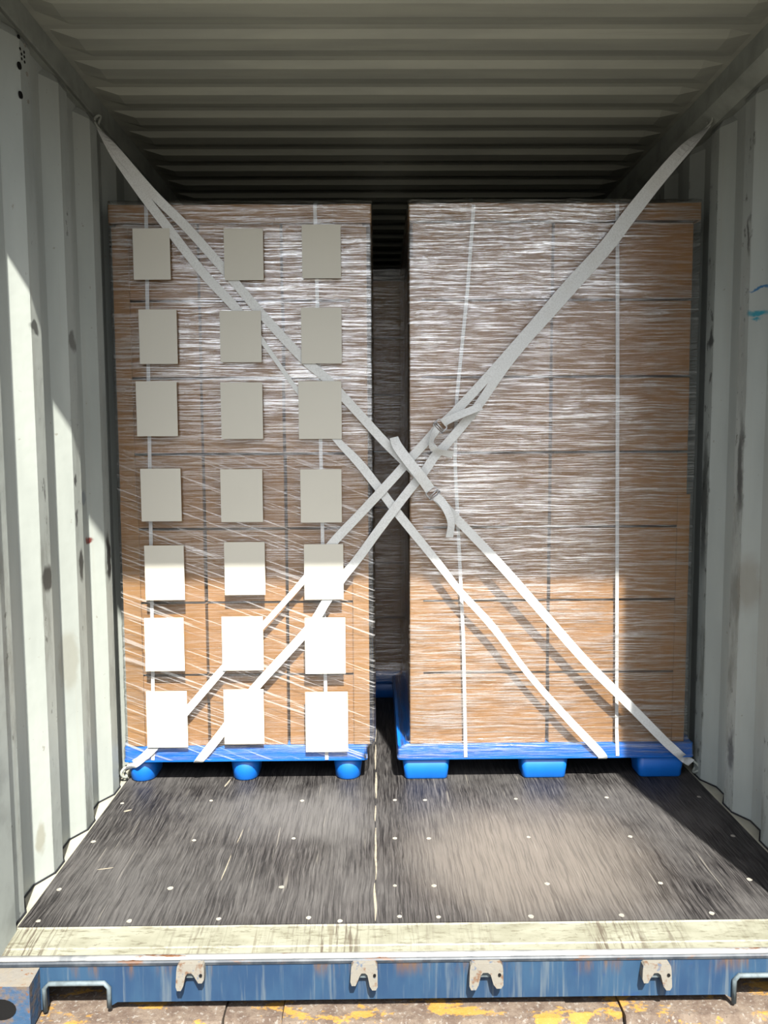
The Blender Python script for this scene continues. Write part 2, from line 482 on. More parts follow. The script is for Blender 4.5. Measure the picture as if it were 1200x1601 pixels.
# ------------------------------------------------------------------ ground and kerb outside
KZ = -0.165
bm = bmesh.new()
v = [bm.verts.new(p) for p in ((-60,-80,-.20),(60,-80,-.20),(60,14,-.20),(-60,14,-.20))]
bm.faces.new(v)
struct(obj('ground', bm, M_GROUND), 'pale weathered concrete yard in front of the container')

kerb = bpy.data.objects.new('kerb', None); COL.objects.link(kerb)
struct(kerb, 'weathered concrete kerb with worn yellow paint under the container sill')
def kerb_piece(x0, x1, top, front, name):
    bm = bmesh.new()
    n = max(2, int((x1-x0)/.05))
    prof = ((front-.008,-.20),(front,top-.02),(front+.012,top),(.25,top),(.25,-.2))
    rows = []
    for i in range(n+1):
        x = x0+(x1-x0)*i/n
        rows.append([bm.verts.new((x, y+(.004*noise.noise((x*7,1,k)) if 0 < k < 3 else 0), z+(.003*noise.noise((x*9,5,k)) if 0 < k < 4 else 0))) for k, (y, z) in enumerate(prof)])
    for A, B in zip(rows, rows[1:]):
        for k in range(len(prof)-1): bm.faces.new((A[k], B[k], B[k+1], A[k+1]))
    bm.faces.new(rows[0]); bm.faces.new(rows[-1][::-1])
    return obj(name, bm, M_KERB, kerb)
kerb_piece(-3.0, -.5485, KZ, -.172, 'kerb_stone')
kerb_piece(-.545, -.393, KZ-.007, -.150, 'kerb_block')
kerb_piece(-.3895, .3685, KZ, -.175, 'kerb_stone')
kerb_piece(.371, .513, KZ-.007, -.148, 'kerb_block')
kerb_piece(.5165, 3.0, KZ, -.168, 'kerb_stone')

# ------------------------------------------------------------------ container shell
LEN = 11.9
REC, PRO = 1.190, 1.154
PITCHW = .278
WTOP = 2.575

def corrugated_wall(name, side, phase, mat):
    bm = bmesh.new()
    prof = [(REC, -.02)]
    k = math.floor((-.02-phase)/PITCHW)
    while True:
        b = phase+k*PITCHW
        for dy, X in ((0,REC),(.068,PRO),(.138,PRO),(.206,REC)):
            y = b+dy
            if -.02 < y < LEN: prof.append((X, y))
        k += 1
        if b > LEN: break
    prof.append((REC, LEN))
    zs = (0.004, .6, 1.2, 1.8, WTOP-.06, WTOP)
    cols = []
    for X, y in prof:
        cols.append([bm.verts.new((side*((X if j < len(zs)-1 else REC-.004)), y, z)) for j, z in enumerate(zs)])
    for A, B in zip(cols, cols[1:]):
        for j in range(len(zs)-1): bm.faces.new((A[j], B[j], B[j+1], A[j+1]))
    # outer skin
    o = [[bm.verts.new((side*(REC+.03), y, z)) for z in (-.15, 2.75)] for y in (-.02, LEN)]
    bm.faces.new((o[0][0], o[1][0], o[1][1], o[0][1]))
    w = struct(obj(name, bm, mat))
    # dark bead of sealant along the foot of the corrugation
    bm = bmesh.new()
    pts = [(side*(X-.003), y, .006) for X, y in prof if y < 3.4]
    tube(bm, pts, .003, 6)
    obj('sealant_bead', bm, M_CAULK, w)
    return w
wl_ = corrugated_wall('wall_left', -1, .201, MW_L)
wr_ = corrugated_wall('wall_right', 1, .562-.278, MW_R)
wl_['label'] = 'pale corrugated steel side wall in sunlight'
wr_['label'] = 'pale corrugated steel side wall in shade with blue marks'

# vent holes punched through the wall near the door
for y, z, r in ((.268,2.519,.006),(.272,2.488,.0045),(.280,2.477,.0045),(.28,2.464,.0045),(.266,2.438,.011),(.266,2.357,.011),
                (.306,2.514,.006),(.298,2.491,.0045),(.298,2.478,.0045),(.299,2.464,.0045),(.312,2.436,.007),(.312,2.358,.007)):
    bm = bmesh.new()
    bmesh.ops.create_cone(bm, cap_ends=True, segments=10, radius1=r, radius2=r*.9, depth=.004, matrix=Matrix.Translation((-PRO-.0005, y, z)) @ Matrix.Rotation(math.pi/2, 4, 'Y'))
    obj('vent_hole', bm, M_HOLE if r > .0075 or y < .3 else M_SCREW, wl_)

# back wall
bm = bmesh.new()
prof = []
x = -REC
while x < REC:
    prof += [(x, LEN), (x+.07, LEN), (x+.10, LEN-.04), (x+.17, LEN-.04), (x+.20, LEN)]
    x += .23
A = [bm.verts.new((px, py, -.05)) for px, py in prof]; B = [bm.verts.new((px, py, 2.75)) for px, py in prof]
for i in range(len(prof)-1): bm.faces.new((A[i], A[i+1], B[i+1], B[i]))
struct(obj('wall_back', bm, MW_R), 'far end wall lost in the dark of the container')

# roof: stamped corrugations running across, fading out before the rails
CZ = 2.648
RL, RR = -1.178, 1.105           # inner edges of the two top rails
bm = bmesh.new()
per = .200
ph = .512
prof = []
k = -4
while ph+k*per < LEN:
    b = ph+k*per
    prof += [(b-.013, 0), (b+.013, -1), (b+.085, -1), (b+.160, 0)]
    k += 1
prof = [p for p in prof if p[0] > -.16]
xs = [(-1.25,0),(RL+.02,0),(RL+.10,1),(-.4,1),(.4,1),(RR-.10,1),(RR-.02,0),(1.25,0)]
rows = []
for y, h in prof:
    rows.append([bm.verts.new((x, y, CZ+.010+h*a*.017)) for x, a in xs])
for A, B in zip(rows, rows[1:]):
    for j in range(len(xs)-1): bm.faces.new((A[j], A[j+1], B[j+1], B[j]))
v = [bm.verts.new(p) for p in ((-1.25,-.2,2.76),(1.25,-.2,2.76),(1.25,LEN,2.76),(-1.25,LEN,2.76))]
bm.faces.new(v)
struct(obj('ceiling', bm, M_ROOF), 'corrugated grey green steel roof panel')

# top side rails with their welded flange
def top_rail(name, side, xin, ringy):
    bm = bmesh.new()
    prism(bm, [(side*(REC+.03), CZ+.05), (side*abs(xin), CZ+.05), (side*abs(xin), CZ-.068), (side*(abs(xin)+.012), CZ-.076), (side*(REC+.03), CZ-.076)], 'y', -.02, LEN)
    r = struct(obj(name, bm, M_RAIL), 'dark grey green top side rail of the container')
    bm = bmesh.new()
    prism(bm, [(side*(REC+.0), WTOP-.03), (side*(REC-.004), CZ-.07), (side*(abs(xin)+.004), CZ-.072), (side*(REC-.028 if abs(xin) > 1.15 else 1.15), WTOP-.035)], 'y', -.02, LEN)
    obj('rail_flange', bm, M_RAIL, r)
    return r
trl = top_rail('trim_1', -1, RL, .95)
trr = top_rail('trim_2', 1, RR, .95)

def lashing_ring(parent, c, side, name='lashing_ring', r=.022):
    bm = bmesh.new()
    pts = [(c[0]+side*.008*math.cos(2*a), c[1]+r*math.cos(a), c[2]+r*1.25*math.sin(a)) for a in [2*math.pi*i/18 for i in range(18)]]
    tube(bm, pts, .0055, 8, True)
    o = obj(name, bm, M_RAIL, parent, True)
    return o
RING_TL = Vector((-1.160, .935, 2.545))
RING_TR = Vector((1.125, .945, 2.555))
lashing_ring(trl, RING_TL, -1)
lashing_ring(trr, RING_TR, 1)

# bottom side rails: cream ledge between plywood and wall
for nm, s in (('baseboard_left', -1), ('baseboard_right', 1)):
    bm = bmesh.new()
    prism(bm, [(s*1.146, -.06), (s*1.146, .001), (s*1.152, .003), (s*(REC+.03), .003), (s*(REC+.03), -.06)], 'y', -.02, LEN)
    b = struct(obj(nm, bm, M_CREAM), 'cream painted bottom rail ledge beside the floor')
    lashing_ring(b, (s*1.152, .955, .040), s, r=.018)

# rear corner posts and header round the door opening
def post(name, side, xin, y0):
    bm = bmesh.new()
    prism(bm, [(side*xin, y0), (side*xin, -.014), (side*(xin+.012), -.002), (side*(xin+.05), .0), (side*1.28, .0), (side*1.28, y0)], 'z', -.03, 2.74)
    return struct(obj(name, bm, mat_rail('post_paint_'+name, (.27,.295,.275,1))), 'pale corner post beside the door opening')
post('trim_3', -1, 1.144, -.19)
post('trim_4', 1, 1.095, -.15)
bm = bmesh.new()
prism(bm, [(0.0,2.595),(-.13,2.585),(-.27,2.58),(-.27,2.592),(-.15,2.61),(-.15,2.78),(0.0,2.78)], 'x', -1.3, 1.3)  # gutter lip drawn far outward, out of view, to place the header's shadow edge
struct(obj('trim_5', bm, M_RAIL), 'door header with gutter lip added out of view to set the shadow edge')

# sill: sloped threshold, worn lip, blue face with fork notches, cam keepers, corner casting
sill = bpy.data.objects.new('trim_6', None); COL.objects.link(sill)
struct(sill, 'door sill with cream threshold and scuffed blue face')
bm = bmesh.new()
prism(bm, [(-.002,-.001),(-.006,-.004),(-.080,-.010),(-.083,-.013),(-.104,-.016),(-.104,-.05),(-.002,-.05)], 'x', -1.22, 1.22)
obj('threshold_plate', bm, M_SILL, sill)
bm = bmesh.new()
prism(bm, [(-.1035,-.0155),(-.114,-.0160),(-.119,-.0185),(-.1205,-.022),(-.1035,-.022)], 'x', -1.22, 1.22)
tag(obj('sill_lip', bm, M_LIP, sill, True), 'worn bright steel lip of the sill')
bm = bmesh.new()
prism(bm, [(-.1035,-.0222),(-.1215,-.0222),(-.1245,-.026),(-.1245,-.033),(-.1035,-.033)], 'x', -1.22, 1.22)
tag(obj('sill_edge', bm, M_EDGE, sill), 'dark rusty rolled edge under the sill lip')
FB = -.136
bm = bmesh.new()
NL0, NL1, NR0, NR1 = -1.022, -.852, .817, .99
out = [(-1.22,-.030),(1.22,-.034),(1.22,-.080),(NR1+.02,-.080),(NR1-.01,-.080),(NR0+.008,-.080),(NR0,-.088),(NR0,FB-.012),(NR0-.02,FB),(NL1+.02,FB),(NL1,FB-.012),(NL1,-.088),(NL1-.008,-.080),(NL0+.008,-.080),(NL0,-.088),(NL0,FB-.02),(-1.22,FB-.02)]
prism(bm, out, 'y', -.122, -.100)
obj('sill_face', bm, M_BLUE, sill)
def notch_frame(x0, x1):
    bm = bmesh.new()
    P = [(x0,-.14,FB),(x0,-.127,-.092),(x0+.012,-.127,-.079),(x1-.012,-.127,-.079),(x1,-.127,-.092),(x1,-.127,FB-.010)]
    P[0] = (x0,-.127,FB-.02)
    tube(bm, P, .0065, 6)
    # dark pocket lining behind
    o = obj('pocket_rim', bm, M_RAIL if False else M_BLUE2, sill, True)
    return o
M_BLUE2 = mat_plain('grey_blue_rim_paint', (.09,.115,.125,1), .6, 0, .3, .45, 30)
notch_frame(NL0, NL1); notch_frame(NR0, NR1)
bm = bmesh.new()
box(bm, -1.2, 1.2, .30, .32, -.165, -.05)
obj('cross_member', bm, M_HOLE, sill)

def keeper(cx, zt, w, h, flip, la, lb):
    """cam keeper: a bridge plate with two prongs standing proud of the sill face"""
    t = w*.36
    bm = bmesh.new()
    hw = w/2
    yb, yf = -.123, -.151
    # outline of the inverted U in x,z
    out = [(-hw*.80,0),(hw*.86,0),(hw*.97,-.006),(hw,-.016),(hw*1.0,-h*lb+.008),(hw*.86,-h*lb),(hw*.60,-h*lb),(hw*.42,-h*lb+.010),(hw*.26,-h*.42),(hw*.1,-h*.34),
           (-hw*.18,-h*.34),(-hw*.32,-h*.45),(-hw*.46,-h*la+.012),(-hw*.62,-h*la),(-hw*.9,-h*la),(-hw,-h*la+.010),(-hw*.96,-.016),(-hw*.92,-.005)]
    if flip: out = [(-a, b) for a, b in out][::-1]
    prism(bm, [(cx+a, zt+b) for a, b in out], 'y', yb, yf)
    # slope the lower ends outwards so the prongs hook forward
    for v in bm.verts:
        d = (zt-v.co.z)/h
        if v.co.y < -.14: v.co.y += .010*(1-d)
    bevel(bm, .0035, 2)
    o = obj('cam_keeper', bm, M_KEEP, sill)
    bm = bmesh.new()
    box(bm, cx-hw*.35, cx+hw*.35, -.135, -.120, zt-h*.62, zt-h*.30)
    bevel(bm, .003, 1)
    obj('keeper_web', bm, M_BLUE2, o)
    bm = bmesh.new()
    bmesh.ops.create_cone(bm, cap_ends=True, segments=10, radius1=.004, radius2=.004, depth=.003, matrix=Matrix.Translation((cx+(hw*.78)*(-1 if flip else 1), -.1475, zt-h*.4)) @ Matrix.Rotation(math.pi/2, 4, 'X'))
    obj('bolt_hole', bm, M_HOLE, o)
    return o
keeper(-.632, -.020, .074, .066, False, 1.0, .72)
keeper(-.174, -.026, .072, .065, False, .82, 1.0)
keeper(.149, -.028, .090, .066, False, 1.0, .95)
keeper(.602, -.034, .078, .067, False, .72, 1.0)

# corner casting at the foot of the left post (and its twin, outside the frame)
for s, xi in ((-1, -1.030), (1, 1.03)):
    bm = bmesh.new()
    x0, x1 = (-1.24, xi) if s < 0 else (xi, 1.24)
    box(bm, x0, x1, -.196, -.10, -.158, -.036)
    for v in bm.verts:
        if abs(v.co.x-xi) < 1e-5 and v.co.y > -.15: v.co.x += s*.006
    bevel(bm, .006, 2)
    cst = obj('corner_casting', bm, M_CAST if 'M_CAST' in globals() else None, sill)
    cst['label'] = 'rusty blue corner casting at the foot of the post'
    T = NT('casting_paint')
    c = T.mix(T.ramp(T.noise(T.co(), 18, 5, .65), .42, .62), (.022,.052,.10,1), (.085,.066,.05,1))
    sep = T.n('ShaderNodeSeparateXYZ'); T.L.new(T.n('ShaderNodeNewGeometry').outputs['Normal'], sep.inputs[0])
    c = T.mix(T.math('MULTIPLY', T.ramp(sep.outputs['Z'], .4, .8), .85), c, (.13,.117,.093,1))
    c = T.mix(T.ramp(T.noise(T.co(), 70, 3), .62, .7), c, (.10,.05,.025,1))
    cst.data.materials.clear(); cst.data.materials.append(T.done(T.bsdf(c, .7, spec=.25, normal=T.bump(T.noise(T.co(), 60, 4), .5, .004))))
    bm = bmesh.new()
    cxh = -1.105 if s < 0 else 1.105
    pts = [(cxh+.040*math.cos(a)*(1), -.097+.028*math.sin(a)) for a in [2*math.pi*i/20 for i in range(20)]]
    prism(bm, pts, 'y', -.1975, -.190)
    obj('casting_hole', bm, M_HOLE, cst)

# floor: plywood sheets with a splintered joint and filled screw heads
bm = bmesh.new()
box(bm, -1.146, 1.146, -.001, LEN, -.06, -.004)
floor = struct(obj('floor', bm, M_CAULK), 'black coated plywood container floor')
def sheet(x0, x1, y0, y1):
    bm = bmesh.new()
    box(bm, x0, x1, y0, y1, -.010, 0.0)
    bevel(bm, .0012, 1)
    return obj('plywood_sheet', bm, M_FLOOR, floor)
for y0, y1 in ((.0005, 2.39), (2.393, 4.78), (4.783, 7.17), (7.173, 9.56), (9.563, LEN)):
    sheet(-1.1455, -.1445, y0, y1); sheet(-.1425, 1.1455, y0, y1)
# splinters along the joint
for i, (y0, y1, w0, dx) in enumerate(((.01,.20,.006,-.001),(.22,.55,.005,.001),(.60,.72,.004,0),(.78,1.02,.007,.002),(1.05,1.32,.006,.0),(1.36,1.75,.004,.001))):
    bm = bmesh.new()
    n = 8
    L_, R_ = [], []
    for k in range(n+1):
        y = y0+(y1-y0)*k/n
        x = -.1435+dx+.004*noise.noise((y*9, i, 0))
        w = w0*.5*math.sin(math.pi*(k+.25)/(n+.5))+.0008
        L_.append((x-w, y)); R_.append((x+w, y))
    prism(bm, L_+R_[::-1], 'z', -.002, .0008)
    obj('joint_splinter', bm, M_SPLINT, floor)
for x, y, l, w, a in ((-.735,.93,.075,.008,.12),(-.62,.30,.16,.004,.02),(-.61,.50,.10,.003,.05),(-1.06,.70,.03,.012,.9),(-1.005,.30,.05,.005,1.3)):
    bm = bmesh.new()
    c, s = math.cos(a), math.sin(a)
    pts = [(-w/2,-l*.35),(0,-l/2),(w/2,-l*.1),(w*.4,l*.4),(0,l/2),(-w*.3,l*.2)]
    prism(bm, [(x+p*c+q*s, y-p*s+q*c) for p, q in pts], 'z', -.001, .0007)
    obj('wood_chip', bm, M_SPLINT, floor)
SCREWS = [(-1.1,.026),(-.841,.021),(-.59,.026),(-.334,.027),(-.244,.01),(-1.105,.184),(-.768,.184),(-.43,.184),(-1.105,.473),(-.763,.475),(-.424,.481),(-1.1,.761),(-.767,.775),(-.422,.767),(-.075,.028),(.036,.023),(.3,.021),(.559,.022),(.819,.026),(-.084,.185),(.035,.182),(.382,.186),(.729,.183),(1.01,.198),(-.077,.474),(.039,.471),(.381,.473),(.73,.47),(1.082,.467),(-.07,.765),(.044,.762),(.39,.765),(.737,.769),(1.089,.766)]
for i, (x, y) in enumerate(SCREWS):
    bm = bmesh.new()
    r = .0075+.0025*noise.noise((x*11, y*13, 2))
    pts = [(x+(r+.0018*noise.noise((a*2, x*30, y*30)))*math.cos(a), y+(r+.0018*noise.noise((a*2, x*30, y*30)))*math.sin(a)) for a in [2*math.pi*k/12 for k in range(12)]]
    prism(bm, pts, 'z', -.002, .0008)
    obj('screw_head', bm, M_SCREW, floor)

# ------------------------------------------------------------------ pallets
FOOT_CACHE = {}
def rrect(cx, cy, hx, hy, r, n=5):
    pts = []
    for sx, sy, a0 in ((1,1,0),(-1,1,90),(-1,-1,180),(1,-1,270)):
        for k in range(n+1):
            a = math.radians(a0+90*k/n)
            pts.append((cx+sx*(hx-r)+r*math.cos(a), cy+sy*(hy-r)+r*math.sin(a)))
    return pts

def pallet(label, x0, x1, y0, y1, along_x, group):
    t = thing('nestable_pallet', label, 'pallet', group, ((x0+x1)/2, y0, 0))
    W, D = x1-x0, y1-y0
    bm = bmesh.new()
    pts = rrect(0, D/2, W/2, D/2, .012, 3)
    prism(bm, pts, 'z', .092, .146)
    bevel(bm, .004, 2)
    obj('deck', bm, M_PALLET, t)
    bm = bmesh.new()     # lip running round the foot of the deck rim
    prism(bm, rrect(0, D/2, W/2+.003, D/2+.003, .014, 3), 'z', .091, .099)
    obj('deck_rim', bm, M_PALLET, t)
    key = along_x
    if key not in FOOT_CACHE:
        bm = bmesh.new()
        hx, hy, r = (.083, .050, .016) if along_x else (.047, .083, .046)
        rings = []
        for z, g in ((.0,.0),(.006,.004),(.03,.006),(.093,.014)):
            rings.append([bm.verts.new((x, y, z)) for x, y in rrect(0, 0, hx+g, hy+g, r+g*.6, 6)])
        for A, B in zip(rings, rings[1:]):
            for k in range(len(A)): bm.faces.new((A[k], A[(k+1) % len(A)], B[(k+1) % len(A)], B[k]))
        bm.faces.new(rings[0][::-1]); bm.faces.new(rings[-1])
        FOOT_CACHE[key] = mesh_of(bm, 'foot', M_PALLET, True)
    return t, W, D

def feet(t, xs, ys, along_x):
    for y in ys:
        for x in xs:
            f = link('foot', FOOT_CACHE[along_x], t)
            f.location = (x-t.location.x, y-t.location.y, 0)

LX0, LX1 = -1.142, -.178
RX0, RX1 = -.053, 1.131
YD = .930
pl, W, D = pallet('blue plastic nestable pallet with round feet under the labelled left load', LX0, LX1, YD, YD+1.18, False, 'blue pallets')
feet(pl, (-1.086, -.671, -.255), (YD+.105, YD+.59, YD+1.07), False)
pr, W, D = pallet('blue plastic nestable pallet with square feet under the right load', RX0, RX1, YD, YD+.965, True, 'blue pallets')
feet(pr, (.061, .538, 1.009), (YD+.072, YD+.48, YD+.89), True)
pb, W, D = pallet('blue plastic pallet in shadow under the rear load in the gap', -.185, 1.0, 1.955, 2.92, True, 'blue pallets')
feet(pb, (-.075, .4, .88), (2.03, 2.44, 2.85), True)

# ------------------------------------------------------------------ cartons
CARTON = {}
def carton_mesh(w, d, h):
    k = (round(w,3), round(d,3), round(h,3))
    if k in CARTON: return CARTON[k]
    bm = bmesh.new()
    box(bm, -w/2, w/2, 0, d, 0, h-.004)
    bevel(bm, .007, 2)
    body = mesh_of(bm, 'carton', M_CARD)
    flaps = []
    for s in (0, 1):
        bm = bmesh.new()
        if w < d: box(bm, (-w/2+.001) if s == 0 else .001, -.001 if s == 0 else w/2-.001, .001, d-.001, h-.0045, h-.0005)
        else: box(bm, -w/2+.001, w/2-.001, .001 if s == 0 else d/2+.001, d/2-.001 if s == 0 else d-.001, h-.0045, h-.0005)
        bevel(bm, .0012, 1)
        flaps.append(mesh_of(bm, 'top_flap', M_CARD))
    CARTON[k] = (body, flaps)
    return CARTON[k]

def carton(cx, y, z, w, d, h, label, group):
    body, flaps = carton_mesh(w, d, h)
    o = tag(link('carton', body), label, 'carton', group)
    o.location = (cx+random.uniform(-.0015,.0015), y+random.uniform(-.003,.002), z)
    o.rotation_euler = (0, 0, random.uniform(-.003,.003))
    for f in flaps: link('top_flap', f, o)
    return o

ORD = ['bottom layer','second layer up','third layer up','fourth layer up','fifth layer up','sixth layer up','top layer']
LH = .2925
ZB = .147
YC = .956
lx = [-1.122, -.806, -.488, -.172]
for k in range(7):
    for c, cn in enumerate(('left','middle','right')):
        w = lx[c+1]-lx[c]
        carton((lx[c]+lx[c+1])/2, YC, ZB+k*LH, w-.012, .57, LH-.010, 'brown carton bearing a beige label, %s column, %s of left load' % (cn, ORD[k]), 'front cartons of the labelled left load')
    for c in (2,):
        w = lx[c+1]-lx[c]
        carton((lx[c]+lx[c+1])/2, YC+.575, ZB+k*LH, w-.012, .57, LH-.010, 'brown carton without label in the rear half of the left load, facing the gap', 'rear cartons of the left load')
rx = [.006, .547, 1.090]
for k in range(7):
    for c, cn in enumerate(('left','right')):
        w = rx[c+1]-rx[c]
        carton((rx[c]+rx[c+1])/2, YC, ZB+k*LH, w-.012, .305, LH-.010, 'wide plain brown carton, %s column, %s of right load' % (cn, ORD[k]), 'front cartons of the right load')
    for r in (1, 2):
        w = rx[1]-rx[0]
        carton((rx[0]+rx[1])/2, YC+.31*r, ZB+k*LH, w-.012, .305, LH-.010, 'plain brown carton behind the front row of the right load, beside the gap', 'rear cartons of the right load')
bx = [-.160, .400, .960]
for k in range(7):
    w = bx[1]-bx[0]
    carton((bx[0]+bx[1])/2, 1.985, ZB+k*LH, w-.012, .305, LH-.010, 'dim wrapped carton seen through the gap, %s of the rear load' % ORD[k], 'cartons of the rear load')

# ------------------------------------------------------------------ cardboard edge boards and top frames
def edge_board(name, label, corner, sx, sy, z0, z1, leg, group, t=.005, leg2=None):
    """upright L profile; corner = outer corner, legs run to +sx and +sy"""
    cx, cy = corner
    leg2 = leg2 or leg
    bm = bmesh.new()
    pts = [(cx,cy),(cx+sx*leg,cy),(cx+sx*leg,cy+sy*t),(cx+sx*t,cy+sy*t),(cx+sx*t,cy+sy*leg2),(cx,cy+sy*leg2)]
    prism(bm, pts, 'z', z0, z1)
    bevel(bm, .0012, 1)
    return tag(obj(name, bm, M_BOARD), label, 'edge board', group)
G = 'cardboard corner boards'
YE = .9455
edge_board('corner_board', 'upper cardboard corner board on the left edge of left load, beside the wall', (-1.1285,YE), 1, 1, 1.13, 2.17, .060, G, leg2=.05)
edge_board('corner_board', 'lower cardboard corner board on the left edge of left load', (-1.130,YE-.0005), 1, 1, .150, 1.128, .068, G, leg2=.05)
edge_board('corner_board', 'tall cardboard corner board on the right edge of left load, by the gap', (-.1655,YE), -1, 1, .150, 2.17, .062, G, leg2=.05)
edge_board('corner_board', 'upper cardboard corner board on the left edge of right load', (-.001,YE), 1, 1, 1.13, 2.05, .045, G, leg2=.05)
edge_board('corner_board', 'lower cardboard corner board on the left edge of right load, in sunlight', (-.0025,YE-.0005), 1, 1, .150, 1.128, .052, G, leg2=.05)
edge_board('corner_board', 'short cardboard corner board on the lower right edge of right load', (1.0965,YE), -1, 1, .150, 1.145, .048, G, leg2=.05)

def top_frame(label, x0, x1, y0, y1, z0, z1):
    t = thing('top_frame', label, 'edge board', 'cardboard frames on the load tops', ((x0+x1)/2, y0, z0))
    def part(nm, a, b, c, d, e, f, warp=0):
        bm = bmesh.new()
        box(bm, a-t.location.x, b-t.location.x, c-t.location.y, d-t.location.y, e-z0, f-z0)
        if b-a > .6: bmesh.ops.subdivide_edges(bm, edges=[e_ for e_ in bm.edges if abs(e_.verts[0].co.x-e_.verts[1].co.x) > .5], cuts=14, use_grid_fill=True)
        for v in bm.verts:
            if v.co.z > .02: v.co.z += .006*noise.noise(((v.co.x+a)*5, 3, warp))
            v.co.y += .002*noise.noise(((v.co.x+a)*6, 9, v.co.z*20))
        return obj(nm, bm, M_BOARD, t)
    part('front_board', x0, x1, y0, y0+.006, z0, z1, 1)
    part('rear_board', x0, x1, y1-.006, y1, z0, z1, 2)
    part('side_board', x0, x0+.006, y0+.0065, y1-.0065, z0, z1, 3)
    part('side_board', x1-.006, x1, y0+.0065, y1-.0065, z0, z1, 4)
    part('top_sheet', x0+.007, x1-.007, y0+.007, y1-.007, 2.197, 2.203, 5)
    return t
top_frame('cardboard frame strip along the top of the labelled left load', -1.136, -.146, .938, .938+1.17, 2.182, 2.250)
top_frame('cardboard frame strip along the top of the right load', -.004, 1.106, .938, .938+.96, 2.190, 2.252)

# ------------------------------------------------------------------ plastic strapping bands round the loads
def strapping(label, front, yback, zt=2.258):
    bm = bmesh.new()
    P = list(front)
    N = [(0,-1,0)]*len(P)
    x = P[0][0]
    top = [(x, yback, .2), (x, yback, zt-.02), (x, yback-.02, zt), (x, .955, zt), (x, .936, zt-.012)]
    ntop = [(0,1,0),(0,1,0),(0,.7,.7),(0,0,1),(0,-.7,.7)]
    xb = P[-1][0]
    ribbon(bm, top + [(p[0],p[1],p[2]) for p in P], .0135, .0012, ntop + N, 1, False)
    return tag(obj('strapping_band', bm, M_PP), label, 'strapping band', 'white strapping bands round the loads')
strapping('white plastic strapping band on the left column of the left load', [(-.993,.936,2.235),(-1.004,.938,1.583),(-1.019,.938,.584),(-1.026,.936,.2),(-1.028,.925,.10)], 2.12)
strapping('white plastic strapping band on the right column of the left load', [(-.358,.936,2.235),(-.349,.938,1.58),(-.341,.938,.579),(-.338,.936,.2),(-.337,.925,.095)], 2.12)
strapping('slack crooked white strapping band on the left half of right load', [(.241,.936,2.235),(.22,.938,1.939),(.18,.938,1.528),(.173,.938,1.282),(.189,.938,.957),(.208,.938,.575),(.216,.936,.2),(.217,.925,.10)], 1.91)
strapping('straight white strapping band on the right half of right load', [(.786,.936,2.235),(.80,.938,1.6),(.815,.938,.7),(.823,.936,.2),(.825,.925,.10)], 1.91)

# ------------------------------------------------------------------ stretch film
def film(label, x0, x1, y0, y1, dx0, dx1, dy0, z0, z1, mat, seed, fold=True):
    """skin of film round a load; flares out over the pallet deck at its foot"""
    bm = bmesh.new()
    path = rrect((x0+x1)/2, (y0+y1)/2, (x1-x0)/2, (y1-y0)/2, .012, 3)
    dense = []
    for i, p in enumerate(path):
        q = path[(i+1) % len(path)]
        d = math.dist(p, q); n = max(1, int(d/.025))
        for k in range(n): dense.append((p[0]+(q[0]-p[0])*k/n, p[1]+(q[1]-p[1])*k/n))
    cx, cy = (x0+x1)/2, (y0+y1)/2
    zs = [z0+(z1-z0)*i/110 for i in range(111)]
    rings = []
    for z in zs:
        ring = []
        fl = max(0.0, min(1.0, (.165-z)/.025))
        for x, y in dense:
            nx, ny = x-cx, y-cy
            ox = 1 if x > x1-.013 else (-1 if x < x0+.013 else 0)
            oy = 1 if y > y1-.013 else (-1 if y < y0+.013 else 0)
            u = x*oy + y*ox
            amp = .0016*noise.noise((u*3+seed, z*60, seed)) + .0016*noise.noise((u*5, z*14, seed+4))
            px = x + ox*amp; py = y + oy*amp
            if fl > 0:
                if ox < 0: px += (dx0-x0)*fl
                if ox > 0: px += (dx1-x1)*fl
                if oy < 0: py += (dy0-y0)*fl
            ring.append(bm.verts.new((px, py, z)))
        rings.append(ring)
    for A, B in zip(rings, rings[1:]):
        for k in range(len(A)):
            bm.faces.new((A[k], A[(k+1) % len(A)], B[(k+1) % len(A)], B[k]))
    if fold:
        prev = rings[-1]
        for s, dz in ((.97,.006),(.88,.003),(.72,.0)):
            cur = [bm.verts.new((cx+(v.co.x-cx)*s, cy+(v.co.y-cy)*s, z1+dz+.006*noise.noise((v.co.x*15, v.co.y*15, s*9)))) for v in rings[-1]]
            for k in range(len(cur)): bm.faces.new((prev[k], prev[(k+1) % len(cur)], cur[(k+1) % len(cur)], cur[k]))
            prev = cur
    return tag(obj('stretch_wrap', bm, mat, None, True), label, 'stretch wrap', 'stretch film round the loads')
film('clear stretch film with slanting creases wrapped round the labelled left load', -1.139, -.1415, .9315, 2.122, LX0-.004, LX1+.004, YD-.0065, .098, 2.262, M_FILM[0], 1.0)
film('shiny clear stretch film wrapped round the right load', -.0085, 1.1095, .9315, 1.912, RX0-.004, RX1+.004, YD-.0065, .096, 2.264, M_FILM[1], 3.0)
film('stretch film round the rear load in the gap, gloss cut for shade', -.166, .966, 1.972, 2.93, -.189, 1.004, 1.9505, .10, 2.24, M_FILM[2], 6.0, False)

